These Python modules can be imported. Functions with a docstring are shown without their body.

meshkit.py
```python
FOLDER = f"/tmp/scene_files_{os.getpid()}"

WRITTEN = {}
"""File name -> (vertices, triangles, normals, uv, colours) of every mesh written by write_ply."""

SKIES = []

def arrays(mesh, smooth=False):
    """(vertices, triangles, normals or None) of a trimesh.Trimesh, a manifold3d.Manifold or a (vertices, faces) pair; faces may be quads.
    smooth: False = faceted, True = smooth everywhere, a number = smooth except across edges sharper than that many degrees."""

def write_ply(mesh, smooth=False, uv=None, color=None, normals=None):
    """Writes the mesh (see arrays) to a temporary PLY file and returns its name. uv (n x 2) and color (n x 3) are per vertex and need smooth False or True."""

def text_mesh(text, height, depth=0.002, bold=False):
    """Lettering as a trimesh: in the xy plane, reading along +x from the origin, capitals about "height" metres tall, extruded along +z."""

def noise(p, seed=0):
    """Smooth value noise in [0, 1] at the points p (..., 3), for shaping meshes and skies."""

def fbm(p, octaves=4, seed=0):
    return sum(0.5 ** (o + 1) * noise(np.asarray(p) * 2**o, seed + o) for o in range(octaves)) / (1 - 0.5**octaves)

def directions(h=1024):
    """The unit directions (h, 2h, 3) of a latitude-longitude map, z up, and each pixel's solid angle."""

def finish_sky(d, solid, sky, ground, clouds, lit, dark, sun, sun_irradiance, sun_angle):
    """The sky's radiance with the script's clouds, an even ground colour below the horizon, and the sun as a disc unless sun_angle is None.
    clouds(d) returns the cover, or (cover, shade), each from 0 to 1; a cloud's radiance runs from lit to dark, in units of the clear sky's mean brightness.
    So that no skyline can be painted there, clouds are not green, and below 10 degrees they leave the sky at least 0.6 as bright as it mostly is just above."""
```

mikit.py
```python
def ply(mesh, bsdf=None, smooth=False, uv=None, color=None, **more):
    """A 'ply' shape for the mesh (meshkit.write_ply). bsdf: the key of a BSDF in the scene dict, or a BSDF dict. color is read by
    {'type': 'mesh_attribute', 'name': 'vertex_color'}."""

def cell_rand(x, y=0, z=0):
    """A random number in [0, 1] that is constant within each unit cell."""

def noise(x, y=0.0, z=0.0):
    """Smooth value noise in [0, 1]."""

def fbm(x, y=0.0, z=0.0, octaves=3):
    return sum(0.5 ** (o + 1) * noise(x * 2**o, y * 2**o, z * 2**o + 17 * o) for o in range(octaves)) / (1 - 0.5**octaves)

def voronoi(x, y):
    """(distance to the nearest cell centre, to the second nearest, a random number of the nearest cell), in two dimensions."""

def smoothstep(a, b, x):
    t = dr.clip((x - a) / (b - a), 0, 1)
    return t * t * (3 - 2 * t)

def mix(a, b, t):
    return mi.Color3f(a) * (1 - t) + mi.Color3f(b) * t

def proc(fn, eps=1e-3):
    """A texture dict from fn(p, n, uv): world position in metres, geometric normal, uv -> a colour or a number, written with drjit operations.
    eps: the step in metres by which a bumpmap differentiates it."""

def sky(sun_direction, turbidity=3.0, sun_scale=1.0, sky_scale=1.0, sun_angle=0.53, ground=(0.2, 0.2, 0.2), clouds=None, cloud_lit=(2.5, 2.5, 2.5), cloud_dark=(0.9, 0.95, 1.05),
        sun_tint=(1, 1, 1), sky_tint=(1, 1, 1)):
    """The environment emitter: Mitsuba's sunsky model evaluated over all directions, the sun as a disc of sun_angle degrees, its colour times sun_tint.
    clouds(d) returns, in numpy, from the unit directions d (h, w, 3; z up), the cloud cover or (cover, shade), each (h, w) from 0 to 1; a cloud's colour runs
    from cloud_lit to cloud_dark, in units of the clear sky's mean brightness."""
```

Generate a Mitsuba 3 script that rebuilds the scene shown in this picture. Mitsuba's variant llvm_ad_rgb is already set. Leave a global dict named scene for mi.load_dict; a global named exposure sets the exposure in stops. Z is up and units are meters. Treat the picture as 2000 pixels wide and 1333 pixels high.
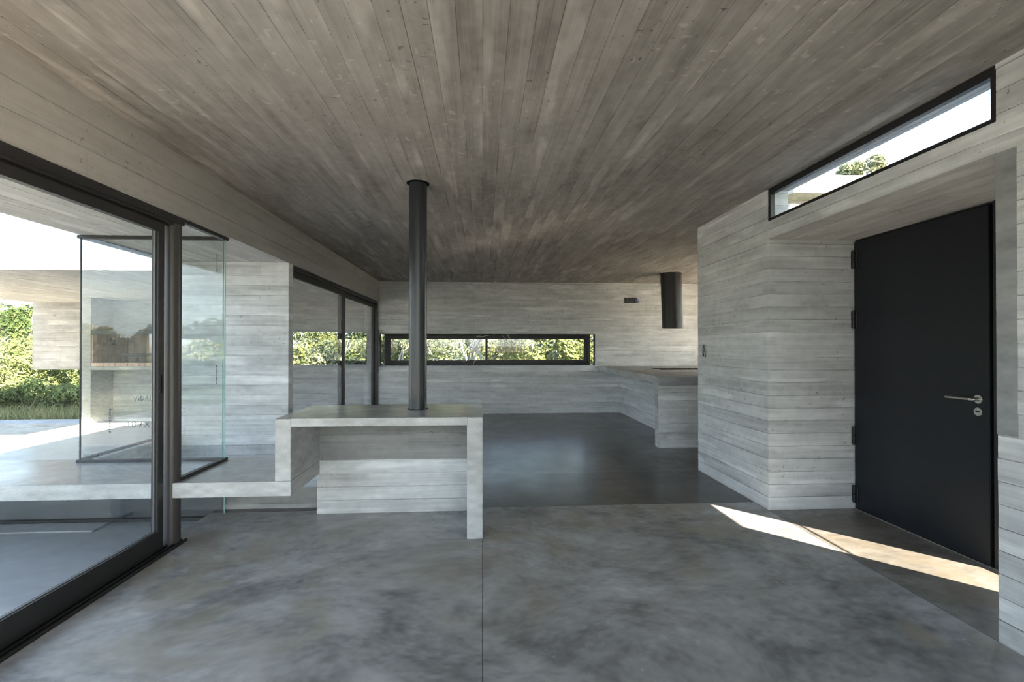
import math, random
import numpy as np
import drjit as dr
import trimesh
import mitsuba as mi
import mikit, meshkit

T = mi.ScalarTransform4f
scene, labels = {}, {}
rng = np.random.default_rng(7)
random.seed(7)

# ------------------------------------------------------------------ camera, sky, sun, exposure
YAW, PITCH = math.atan(57.2 / 945), math.atan(5.5 / 945)
FWD = [math.sin(YAW) * math.cos(PITCH), math.cos(YAW) * math.cos(PITCH), math.sin(PITCH)]
EYE = [0.0, 0.0, 1.35]
scene['camera'] = {
    'type': 'perspective', 'fov': 2 * math.degrees(math.atan(1000 / 945)), 'fov_axis': 'x', 'near_clip': 0.05, 'far_clip': 500.0,
    'principal_point_offset_y': -5.5 / 1333,
    'to_world': T().look_at(origin=EYE, target=[EYE[i] + FWD[i] for i in range(3)], up=[0, 0, 1])}


def cloud_fn(d):
    n = meshkit.fbm(np.stack([d[..., 0] * 2.2, d[..., 1] * 2.2, d[..., 2] * 3.5], -1) + 5.0, 4, 3)
    haze = np.clip(1 - d[..., 2] / 0.75, 0, 1)
    return np.clip((n - 0.42) * 3.0, 0, 1) * 0.5 + 0.45 * haze, np.clip((n - 0.6) * 2, 0, 1) * 0.4


scene['sky'] = mikit.sky((1.30, -1.50, 1.0), turbidity=3.2, sun_scale=1.55, sky_scale=1.0, sun_angle=0.6, sun_tint=(0.87, 0.95, 1.18), ground=(0.22, 0.21, 0.17),
                         clouds=cloud_fn, cloud_lit=(1.5, 1.53, 1.58), cloud_dark=(1.0, 1.05, 1.12))
exposure = 4.87

# ------------------------------------------------------------------ helpers


USED, COUNT = set(), {}


def numbered(k):
    if k not in USED:
        USED.add(k)
        return k
    i = COUNT.get(k, 0) + 1
    COUNT[k] = i
    USED.add(f'{k}_{i:03d}')
    return f'{k}_{i:03d}'


def tag(key, label=None, cat=None, group=None, kind=None):
    d = labels.setdefault(key, {})
    for n, v in (('label', label), ('category', cat), ('group', group), ('kind', kind)):
        if v:
            d[n] = v
    return key


def root(name, label=None, cat=None, group=None, kind=None):
    return tag(numbered(name), label, cat, group, kind)


def add(name, mesh, bsdf, parent=None, smooth=False, label=None, color=None, kind=None):
    key = numbered((parent + '__' if parent else '') + name)
    scene[key] = mikit.ply(mesh, bsdf, smooth, color=color)
    if label or kind:
        tag(key, label, None, None, kind)
    return key


def single(name, mesh, bsdf, label, cat, group=None, kind=None, smooth=False):
    key = add(name, mesh, bsdf, None, smooth)
    return tag(key, label, cat, group, kind)


def box(x0, x1, y0, y1, z0, z1):
    m = trimesh.creation.box(extents=[x1 - x0, y1 - y0, z1 - z0])
    m.apply_translation([(x0 + x1) / 2, (y0 + y1) / 2, (z0 + z1) / 2])
    return m


def cbox(x0, x1, y0, y1, z0, z1, c=0.004):
    """A box with chamfered edges."""
    P = []
    for sx in (0, 1):
        for sy in (0, 1):
            for sz in (0, 1):
                b = [(x0, x1)[sx], (y0, y1)[sy], (z0, z1)[sz]]
                s = [1 - 2 * sx, 1 - 2 * sy, 1 - 2 * sz]
                for k in range(3):
                    q = [b[i] + (s[i] * c if i != k else 0) for i in range(3)]
                    P.append(q)
    return trimesh.convex.convex_hull(np.array(P))


def cat(*ms):
    return trimesh.util.concatenate(list(ms))


def tube(path, r, n=8, close=True):
    """A round tube along a polyline; r a number or one radius per point."""
    path = np.asarray(path, float)
    rr = np.broadcast_to(r, len(path))
    V, Fc = [], []
    up = np.array([0, 0, 1.0])
    prev = None
    for i, p in enumerate(path):
        t = path[min(i + 1, len(path) - 1)] - path[max(i - 1, 0)]
        t = t / (np.linalg.norm(t) + 1e-12)
        a = np.cross(t, up if prev is None else prev)
        if np.linalg.norm(a) < 1e-4:
            a = np.cross(t, [1, 0, 0])
        a /= np.linalg.norm(a)
        b = np.cross(t, a)
        prev = np.cross(a, t)
        for k in range(n):
            w = 2 * math.pi * k / n
            V.append(p + rr[i] * (math.cos(w) * a + math.sin(w) * b))
    for i in range(len(path) - 1):
        for k in range(n):
            k2 = (k + 1) % n
            Fc += [[i * n + k, i * n + k2, (i + 1) * n + k2], [i * n + k, (i + 1) * n + k2, (i + 1) * n + k]]
    if close:
        for end, o in ((0, 1), (len(path) - 1, -1)):
            c = len(V)
            V.append(path[end])
            for k in range(n):
                f = [c, end * n + (k + 1) % n, end * n + k]
                Fc.append(f if o == 1 else f[::-1])
    m = trimesh.Trimesh(np.array(V), np.array(Fc), process=False)
    m.fix_normals()
    return m


def lathe(profile, n=48, at=(0, 0, 0)):
    m = trimesh.creation.revolve(np.array(profile, float), sections=n)
    m.apply_translation(at)
    return m


def quad(a, b, c, d):
    return trimesh.Trimesh(np.array([a, b, c, d], float), np.array([[0, 1, 2], [0, 2, 3]]), process=False)


# ------------------------------------------------------------------ materials
N, FB, CR, SS, MIX = mikit.noise, mikit.fbm, mikit.cell_rand, mikit.smoothstep, mikit.mix


def board_concrete(axis, dark, light, width=0.105, contrast=1.0, lime=0.35, tone_w=0.2, streak_w=0.42, line_w=0.32, flecks=0.0):
    """Board-marked concrete: streaks along the boards, a tone of its own for each board, lime bloom and pores."""
    def fn(p, n, uv):
        s, v = (p.x + p.y, p.z) if axis == 'wall' else (p.y, p.x)
        b = dr.floor(v / width)
        f = v / width - b
        r = CR(b, 3, 7)
        tone = CR(b, dr.floor((s + r * 9) / 2.3), 11)
        st = FB(s * 1.1 + r * 31, v * 42, r * 7, 3)
        gr = N(s * 4 + r * 13, v * 260)
        bl = FB(s * 1.0 + 3, v * 1.5 + 9, 2.3, 3)
        mid = FB(s * 3.1 + r * 17, v * 11, 5.1, 2)
        sc = N(s * 2.2 + r * 3, v * 330)
        t = 0.56 + contrast * (tone_w * (tone - 0.5) + streak_w * (st - 0.5) + 0.12 * (gr - 0.5) + 0.10 * (sc - 0.5) + 0.5 * (bl - 0.5) + 0.42 * (mid - 0.5) + 0.22 * (FB(s * 19, v * 27, 3, 2) - 0.5))
        bloom = SS(0.60, 0.78, FB(s * 1.7 + r * 5 + 40, v * 9 + 3, 1.0, 3))
        t = t + lime * bloom
        e = dr.minimum(f, 1 - f) * width
        line = (1 - SS(0.0005, 0.0055, e)) * SS(0.35, 0.8, N(s * 2.3, b * 5.0 + 2))
        t = t - line_w * contrast * line
        if flecks:
            t = t + flecks * SS(0.86, 0.93, N(s * 31 + 5, v * 38)) * SS(0.4, 0.65, N(s * 1.9, v * 2.3 + 6))
        pore = SS(0.90, 0.95, N(s * 55, v * 55 + 7)) * SS(0.5, 0.7, N(s * 3 + 9, v * 3))
        t = dr.clip(t - 0.5 * pore, -0.15, 1.25)
        return dr.maximum(MIX(dark, light, t), 0.02)
    return fn


def smooth_concrete(dark, light, scale=1.0, pores=True):
    def fn(p, n, uv):
        x, y, z = p.x * scale, p.y * scale, p.z * scale
        t = 0.5 + 0.9 * (FB(x * 3 + z * 2.1, y * 3 - z * 1.7, z * 3, 4) - 0.5) + 0.5 * (N(x * 14, y * 14, z * 30) - 0.5) + 0.25 * (N(x * 70, y * 70, z * 90) - 0.5)
        if pores:
            t = t - 0.5 * SS(0.9, 0.95, N(x * 40 + 3, y * 40, z * 40)) * SS(0.55, 0.7, N(x * 3, y * 3 + 9, z * 3))
        return MIX(dark, light, dr.clip(t, -0.1, 1.15))
    return fn


def floor_concrete(dark, light, brown, amount=1.0):
    def fn(p, n, uv):
        wx = p.x + 0.35 * N(p.x * 1.3, p.y * 1.3, 4)
        wy = p.y + 0.35 * N(p.x * 1.3 + 8, p.y * 1.3, 1)
        big = FB(wx * 0.9 + 2, wy * 0.9, 0.5, 3)
        med = FB(wx * 3.3, wy * 4.6, 2.5, 4)
        fine = FB(wx * 15, wy * 21, 7.5, 3)
        t = 0.5 + amount * (1.1 * (big - 0.5) + 1.2 * (med - 0.5) + 0.7 * (fine - 0.5))
        c = MIX(dark, light, dr.clip(t, -0.1, 1.2))
        w = SS(0.47, 0.66, FB(wx * 1.1 + 20, wy * 1.1 + 7, 3.5, 3)) * SS(0.4, 0.6, FB(wx * 4 + 3, wy * 4 + 3, 1.5, 2))
        return MIX(c, brown, 0.62 * amount * w) + 0.12 * SS(0.93, 0.97, N(p.x * 75, p.y * 75)) * SS(0.72, 0.8, N(p.x * 2.3 + 4, p.y * 2.3))
    return fn


def floor_rough(lo, hi):
    def fn(p, n, uv):
        return mi.Float(lo) + (hi - lo) * FB(p.x * 2.2 + 4, p.y * 3.0 + 1, 6.5, 3)
    return fn


def mat(name, d):
    scene[name] = d
    return name


def diffuse_proc(name, fn):
    return mat(name, {'type': 'twosided', 'bsdf': {'type': 'diffuse', 'reflectance': mikit.proc(fn)}})


def gloss_proc(name, fn, rough, spec=0.5):
    r = mikit.proc(rough) if callable(rough) else float(rough)
    return mat(name, {'type': 'twosided', 'bsdf': {'type': 'principled', 'base_color': mikit.proc(fn), 'roughness': r, 'specular': spec}})


def plain(name, rgb, rough=0.5, metallic=0.0, spec=0.5):
    return mat(name, {'type': 'twosided', 'bsdf': {'type': 'principled', 'base_color': {'type': 'rgb', 'value': list(rgb)}, 'roughness': rough, 'metallic': metallic, 'specular': spec}})


WALL = diffuse_proc('mat_wall', board_concrete('wall', (0.31, 0.312, 0.307), (0.70, 0.704, 0.70), contrast=1.15))
OUTWALL = diffuse_proc('mat_outdoor_wall', board_concrete('wall', (0.20, 0.198, 0.192), (0.46, 0.457, 0.447), contrast=1.2))
CEIL = diffuse_proc('mat_ceiling', board_concrete('ceil', (0.15, 0.139, 0.124), (0.415, 0.39, 0.358), contrast=1.15, lime=0.36, tone_w=0.13, streak_w=0.3, line_w=0.26, flecks=0.35))
SOFFIT = diffuse_proc('mat_soffit', board_concrete('ceil', (0.30, 0.292, 0.275), (0.58, 0.57, 0.545), contrast=0.7))
RECESS = diffuse_proc('mat_recess_soffit', board_concrete('ceil', (0.40, 0.38, 0.35), (0.72, 0.69, 0.65), contrast=1.0))  # lighter and warmer than the other soffits: bounced sunlight put into the colour
BEAM = diffuse_proc('mat_beam', board_concrete('wall', (0.24, 0.233, 0.22), (0.43, 0.42, 0.40), contrast=0.7, lime=0.1, tone_w=0.05))
CAST = diffuse_proc('mat_cast', smooth_concrete((0.29, 0.29, 0.286), (0.57, 0.57, 0.563)))
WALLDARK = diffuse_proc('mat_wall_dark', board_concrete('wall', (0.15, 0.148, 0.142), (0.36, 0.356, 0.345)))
OUTCAST = diffuse_proc('mat_outdoor_cast', smooth_concrete((0.24, 0.24, 0.235), (0.45, 0.45, 0.44)))
PATCH = diffuse_proc('mat_patch', smooth_concrete((0.20, 0.205, 0.205), (0.38, 0.385, 0.385), 0.7))
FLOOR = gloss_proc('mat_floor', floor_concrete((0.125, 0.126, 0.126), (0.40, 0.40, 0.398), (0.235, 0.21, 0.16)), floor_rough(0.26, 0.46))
FLOORENTRY = gloss_proc('mat_floor_entry', floor_concrete((0.085, 0.079, 0.071), (0.245, 0.234, 0.218), (0.15, 0.13, 0.10)), floor_rough(0.3, 0.46))  # brown of this slab, with warm bounced light put into the colour
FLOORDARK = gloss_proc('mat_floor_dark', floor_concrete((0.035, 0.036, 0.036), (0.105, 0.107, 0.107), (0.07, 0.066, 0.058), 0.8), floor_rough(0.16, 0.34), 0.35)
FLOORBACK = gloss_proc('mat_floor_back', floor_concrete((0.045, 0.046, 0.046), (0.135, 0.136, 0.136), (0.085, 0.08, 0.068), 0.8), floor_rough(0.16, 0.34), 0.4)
TOP = gloss_proc('mat_top', floor_concrete((0.13, 0.133, 0.135), (0.32, 0.325, 0.325), (0.2, 0.19, 0.165), 0.8), floor_rough(0.16, 0.32), 0.6)
TERRACE = gloss_proc('mat_terrace', floor_concrete((0.215, 0.222, 0.232), (0.36, 0.368, 0.38), (0.30, 0.295, 0.28), 0.6), floor_rough(0.25, 0.4), 0.6)
BLACK = plain('mat_black', (0.012, 0.012, 0.013), 0.42)
BRONZE = plain('mat_bronze', (0.022, 0.019, 0.017), 0.45)
POST = plain('mat_post', (0.036, 0.033, 0.033), 0.38)
DOOR = plain('mat_door', (0.009, 0.011, 0.015), 0.42, spec=0.35)
FLUE = plain('mat_flue', (0.018, 0.021, 0.026), 0.32, spec=0.6)
HOLE = plain('mat_hole', (0.004, 0.004, 0.004), 0.8, spec=0.1)
STEEL = plain('mat_steel', (0.62, 0.61, 0.58), 0.28, 1.0)
GALV = plain('mat_galvanised', (0.45, 0.47, 0.44), 0.4, 0.9)
WIRE = plain('mat_wire', (0.06, 0.05, 0.045), 0.5)
BLUE = plain('mat_blue_plastic', (0.03, 0.05, 0.17), 0.45)
WHITEP = plain('mat_white_plastic', (0.55, 0.55, 0.53), 0.4)
REDP = plain('mat_red_plastic', (0.45, 0.05, 0.05), 0.5)
UNDERSHADE = plain('mat_under_shade', (0.02, 0.024, 0.025), 0.7, spec=0.2)  # shade in the gap under the bench slab, put into the colour
BEAD = plain('mat_bead', (0.10, 0.11, 0.12), 0.45)
INK = plain('mat_ink', (0.05, 0.055, 0.07), 0.7)
CHALK = plain('mat_white_dust', (0.8, 0.79, 0.77), 0.9, spec=0.1)
SAND = diffuse_proc('mat_sand', smooth_concrete((0.40, 0.37, 0.31), (0.60, 0.57, 0.50), 0.6, False))
SOIL = diffuse_proc('mat_soil', smooth_concrete((0.05, 0.062, 0.035), (0.12, 0.132, 0.07), 0.4, False))
GLASS = mat('mat_glass', {'type': 'thindielectric', 'int_ior': 1.5, 'specular_transmittance': {'type': 'rgb', 'value': [0.93, 0.965, 0.955]}})
GLASSEDGE = plain('mat_glass_edge', (0.20, 0.33, 0.31), 0.15)


def brick_fn(p, n, uv):
    k = CR(dr.floor(p.x / 0.118), dr.floor(p.z / 0.236), dr.floor(p.y / 0.118))
    t = 0.5 + 0.6 * (k - 0.5) + 0.5 * (FB(p.x * 12, p.y * 12 + p.z * 3, p.z * 9, 3) - 0.5)
    return MIX((0.40, 0.29, 0.23), (0.62, 0.47, 0.38), dr.clip(t, 0, 1))


BRICK = diffuse_proc('mat_firebrick', brick_fn)
BARK = diffuse_proc('mat_bark', lambda p, n, uv: MIX((0.22, 0.19, 0.16), (0.46, 0.42, 0.37), FB(p.x * 25, p.y * 25, p.z * 6, 3)))
LEAF = mat('mat_leaf', {'type': 'principledthin', 'base_color': {'type': 'mesh_attribute', 'name': 'vertex_color'}, 'roughness': 0.55, 'diff_trans': 0.7, 'spec_trans': 0.0, 'eta': 1.4})

# ------------------------------------------------------------------ board imprints
GAP = 0.0011


def cut(lo, hi, holes):
    spans = [(lo, hi)]
    for h0, h1 in holes:
        out = []
        for a, b in spans:
            if h1 <= a or h0 >= b:
                out.append((a, b))
                continue
            if h0 - a > 0.02:
                out.append((a, h0))
            if b - h1 > 0.02:
                out.append((h1, b))
        spans = out
    return spans


def boards(parent, plane, const, sign, a0, a1, b0, b1, bsdf, width=0.105, holes=(), length=(2.2, 3.8), origin=0.0, name='board', rise=0.0013, gap=GAP):
    """Rows of board imprints on a face. plane 'x' or 'y': an upright face, rows stacked in z, running along the other horizontal axis;
    'z': a soffit facing down, rows side by side in x, running along y. holes: (a0, a1, b0, b1) left free. Each board is a piece of its own."""
    r = random.Random(f'{parent}{plane}{const}{a0}{b0}')
    edges = [b0]
    k = math.floor((b0 - origin) / width + 1e-6) + 1
    while origin + k * width < b1 - 0.012:
        if origin + k * width > b0 + 0.012:
            edges.append(origin + k * width)
        k += 1
    edges.append(b1)
    for lo, hi in zip(edges[:-1], edges[1:]):
        zones = sorted({lo, hi, *[h for hh in holes for h in hh[2:] if lo + 0.01 < h < hi - 0.01]})
        for z0, z1 in zip(zones[:-1], zones[1:]):
            zm = (z0 + z1) / 2
            spans = cut(a0, a1, [h[:2] for h in holes if h[2] <= zm <= h[3]])
            for s0, s1 in spans:
                marks, m = [s0], s0 + r.uniform(0.4, 1.0) * r.uniform(*length)
                while m < s1 - 0.35:
                    marks.append(m)
                    m += r.uniform(*length)
                marks.append(s1)
                for m0, m1 in zip(marks[:-1], marks[1:]):
                    off = r.uniform(-rise, rise)
                    c0, c1 = sorted((const - sign * 0.014, const + sign * off))
                    u0, u1 = m0 + (gap if m0 > s0 else 0), m1 - (gap if m1 < s1 else 0)
                    w0, w1 = z0 + (gap if z0 > b0 else 0), z1 - (gap if z1 < b1 else 0)
                    if plane == 'x':
                        g = box(c0, c1, u0, u1, w0, w1)
                    elif plane == 'y':
                        g = box(u0, u1, c0, c1, w0, w1)
                    else:
                        g = box(w0, w1, u0, u1, c0, c1)
                    add(name, g, bsdf, parent)


def pieces(parent, name, bsdf, *boxes):
    return add(name, cat(*boxes), bsdf, parent)


R = 0.006   # how far the body of a wall lies behind the face of its boards
ZC, ZH = 2.65, 2.24          # ceiling, door head and soffit
XL, XR, YB = -2.05, 2.355, 9.76

# ------------------------------------------------------------------ floors
t = root('floor', 'polished grey concrete floor slab with sawn joints', 'floor', kind='structure')
JG = 0.0018
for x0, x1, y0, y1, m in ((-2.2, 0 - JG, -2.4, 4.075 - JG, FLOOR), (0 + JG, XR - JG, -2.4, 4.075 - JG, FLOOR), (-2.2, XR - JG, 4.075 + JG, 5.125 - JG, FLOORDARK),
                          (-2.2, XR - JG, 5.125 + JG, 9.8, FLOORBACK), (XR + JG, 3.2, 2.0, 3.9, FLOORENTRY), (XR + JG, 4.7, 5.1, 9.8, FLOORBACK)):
    add('slab_panel', box(x0, x1, y0, y1, -0.12, 0), m, t)
add('slab_base', box(-2.2, 4.7, -2.4, 9.8, -0.3, -0.008), FLOORDARK, t)

# ------------------------------------------------------------------ ceiling
t = root('ceiling', 'brown grey board-marked concrete ceiling', 'ceiling', kind='structure')
pieces(t, 'roof_slab', CEIL, box(-2.35, 2.56, -2.4, 5.1, ZC + R, 2.92), box(-2.35, 6.9, 5.1, 10.0, ZC + R, 2.92))  # kitchen slab runs on unseen past the wall, added to block direct sun
boards(t, 'z', ZC, -1, -2.4, YB, XL, XR, CEIL, length=(2.6, 4.4), rise=0.0008, gap=0.0005)
boards(t, 'z', ZC, -1, 5.17, YB, XR + 0.0, 4.6, CEIL, length=(3.0, 5.0), rise=0.0008, gap=0.0005)
boards(t, 'z', ZC, -1, 2.09, 3.86, XR + 0.05, 2.56, SOFFIT, length=(3.0, 5.0))
for x, y, s in ((-0.55, 8.3, 1), (0.48, 8.35, -1)):
    c = root('ceiling_wire', ('short thin wire end hanging from the ceiling nearest the black flue' if s > 0 else 'short bent wire end hanging from the ceiling above the middle of the strip window'), 'wire')
    add('strand', tube([(x, y, ZC + 0.01), (x + 0.01 * s, y, ZC - 0.03), (x + 0.035 * s, y - 0.01, ZC - 0.075), (x + 0.02 * s, y, ZC - 0.13)], 0.004, 6), WIRE, c)

# ------------------------------------------------------------------ left side: beam, alcove wall
t = root('trim_1', 'long concrete beam above the glazing on the left', 'beam', kind='structure')
pieces(t, 'beam', BEAM, box(-2.34, XL - R, -2.4, 10.0, ZH + 0.0, ZC + 0.01))
boards(t, 'x', XL, 1, -2.4, YB, ZH, ZC, BEAM, width=0.137, origin=ZH, length=(3.0, 5.0), rise=0.0008)

t = root('wall_alcove', 'short board-marked concrete wall closing the glass alcove', 'wall', kind='structure')
pieces(t, 'wall_body', WALL, box(-3.34, XL - 0.001, 5.25 + R, 5.37, -0.05, ZH), box(XL - 0.09, XL - 0.0005, 5.25, 5.371, 0.17, ZH))
boards(t, 'y', 5.25, -1, -3.34, XL - 0.012, 0.17, ZH, WALL, length=(2.0, 3.2))

# ------------------------------------------------------------------ back wall with the strip window and its outdoor continuation
W0, W1, WZ0, WZ1 = -2.05, 2.29, 0.965, 1.605
t = root('wall_back', 'pale board-marked concrete wall with the strip window', 'wall', kind='structure')
pieces(t, 'wall_body', WALL, box(-5.3, 4.7, YB + R, YB + 0.16, -0.3, 0.965), box(-5.3, W1 + 0.02, YB + R, YB + 0.16, WZ1 + 0.035, ZC), box(W1, 4.7, YB + R, YB + 0.16, 0.9, ZC), box(W0 - 0.25, W0, YB + R, YB + 0.16, 0.9, 1.7))
boards(t, 'y', YB, -1, XL, 4.6, 0, ZC, WALL, holes=((W0, W1, WZ0, WZ1),), length=(2.6, 4.2))
pieces(t, 'window_reveal', CAST, box(W0, W1, YB - 0.001, YB + 0.16, WZ0 - 0.012, WZ0), box(W0, W1, YB - 0.001, YB + 0.16, WZ1, WZ1 + 0.012), box(W1, W1 + 0.012, YB - 0.001, YB + 0.16, WZ0, WZ1))
o = root('wall_terrace', 'grey concrete parapet and lintel at the far end of the terrace', 'wall', kind='structure')
boards(o, 'y', YB, -1, -5.3, -2.35, 0.0 - 0.05, 0.985, OUTWALL, length=(2.6, 4.2))
boards(o, 'y', YB, -1, -5.3, -2.35, 1.64, ZH, OUTWALL, length=(2.6, 4.2))
add('coping', cbox(-5.3, -2.30, YB - 0.002, YB + 0.16, 0.965, 0.99), CAST, o)

# ------------------------------------------------------------------ right side: partition, portal, pillar, door recess
t = root('wall_right', 'pale board-marked concrete partition beside the black door', 'wall', kind='structure')
P0, P1, XD = 3.865, 5.17, 3.09
pieces(t, 'wall_body', WALL, box(XR + R, 3.25, P0 + R, P1 - 0.001, -0.02, 2.39), box(XR + R, 2.53, P0 + R, P1 - 0.001, 2.38, ZC))
boards(t, 'x', XR, -1, P0, P1, 0, ZC, WALL, length=(3.0, 4.0), holes=((4.975, 5.065, 1.235, 1.375),))
boards(t, 'y', P0, -1, XR, XD + 0.02, 0, ZH, WALL, length=(3.0, 4.0))
boards(t, 'y', P0, -1, XR + 0.06, 2.53, 2.40, ZC, WALL, length=(3.0, 4.0))
boards(t, 'y', P1, 1, XR, 3.25, 0, ZC, WALL, length=(3.0, 4.0))
k = root('wall_front', 'grey concrete wall end right of the black door', 'wall', kind='structure')
pieces(k, 'wall_body', WALL, box(XR + R, 2.55, -2.4, 2.08, -0.02, ZC), box(2.5, 3.2, 1.96, 2.08, -0.02, ZC), box(XR + 0.02, XR + 0.14, 2.07, 2.08, 0, ZH))
boards(k, 'x', XR, -1, -2.4, 2.08, 0, ZC, WALL, length=(2.2, 3.4))
add('mortar_patch', box(XR - 0.004, XR + 0.01, 1.995, 2.0805, 0.95, ZH - 0.004), PATCH, k, label='smooth grey mortar patch on the wall end')
p = root('trim_2', 'concrete lintel beam and soffit over the door recess', 'lintel', kind='structure')
pieces(p, 'lintel', WALL, box(XR + R, 3.25, 2.08, P0, ZH + R, 2.385))
boards(p, 'x', XR, -1, 2.08, P0, ZH, 2.385, WALL, width=0.0725, origin=ZH, length=(3, 4))
boards(p, 'z', ZH, -1, 2.08, P0, XR + 0.01, XD + 0.15, RECESS, length=(2.6, 4.2))
q = root('wall_entrance', 'outer wall beside the black door', 'wall', kind='structure')
SL0, SL1, SLZ0, SLZ1 = 2.085, 2.655, 0.085, 0.96
pieces(q, 'wall_body', WALL, box(XD + 0.06, XD + 0.11, SL0, SL1, 0, SLZ0), box(XD + 0.06, XD + 0.11, SL0, SL1, SLZ1, ZH), box(XD + 0.06, XD + 0.11, SL1, 2.745, 0, ZH))
w = root('window_6', 'low sidelight beside the black door', 'window', kind='structure')
add('transom', box(XD + 0.085, XD + 0.094, SL0, SL1, 0.60, 0.611), BLACK, w)
add('pane', quad((XD + 0.09, SL0, SLZ0), (XD + 0.09, SL1, SLZ0), (XD + 0.09, SL1, SLZ1), (XD + 0.09, SL0, SLZ1)), GLASS, w)

kx = root('wall_kitchen', 'concrete walls closing the kitchen on the right', 'wall', kind='structure')
pieces(kx, 'wall_body', WALL, box(4.6, 4.75, 5.1, 9.8, 0, 0.94), box(4.6, 4.75, 5.1, 6.2, 0.94, ZC), box(4.6, 4.75, 9.6, 9.8, 0.94, ZC))
kp = root('wall_pantry', 'concrete wall behind the partition block', 'wall', kind='structure')
pieces(kp, 'wall_body', WALL, box(3.255, 4.75, 5.05, 5.16, 0, ZC))

# ------------------------------------------------------------------ clerestory
w = root('window_5', 'long black-framed clerestory over the door', 'window', kind='structure')
FX0, FX1 = XR + 0.004, XR + 0.045
add('frame_head', cbox(FX0, FX1, 2.09, P0, ZC - 0.045, ZC, 0.003), BLACK, w)
add('frame_sill', cbox(FX0, FX1, 2.09, P0, 2.385, 2.41, 0.003), BLACK, w)
add('frame_jamb', cbox(FX0, FX1, 2.085, 2.11, 2.385, ZC, 0.003), BLACK, w)
add('frame_jamb', cbox(FX0, FX1, P0 - 0.03, P0, 2.385, ZC, 0.003), BLACK, w)
add('pane', quad((XR + 0.03, 2.1, 2.4), (XR + 0.03, P0 - 0.02, 2.4), (XR + 0.03, P0 - 0.02, ZC - 0.03), (XR + 0.03, 2.1, ZC - 0.03)), GLASS, w)

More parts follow.
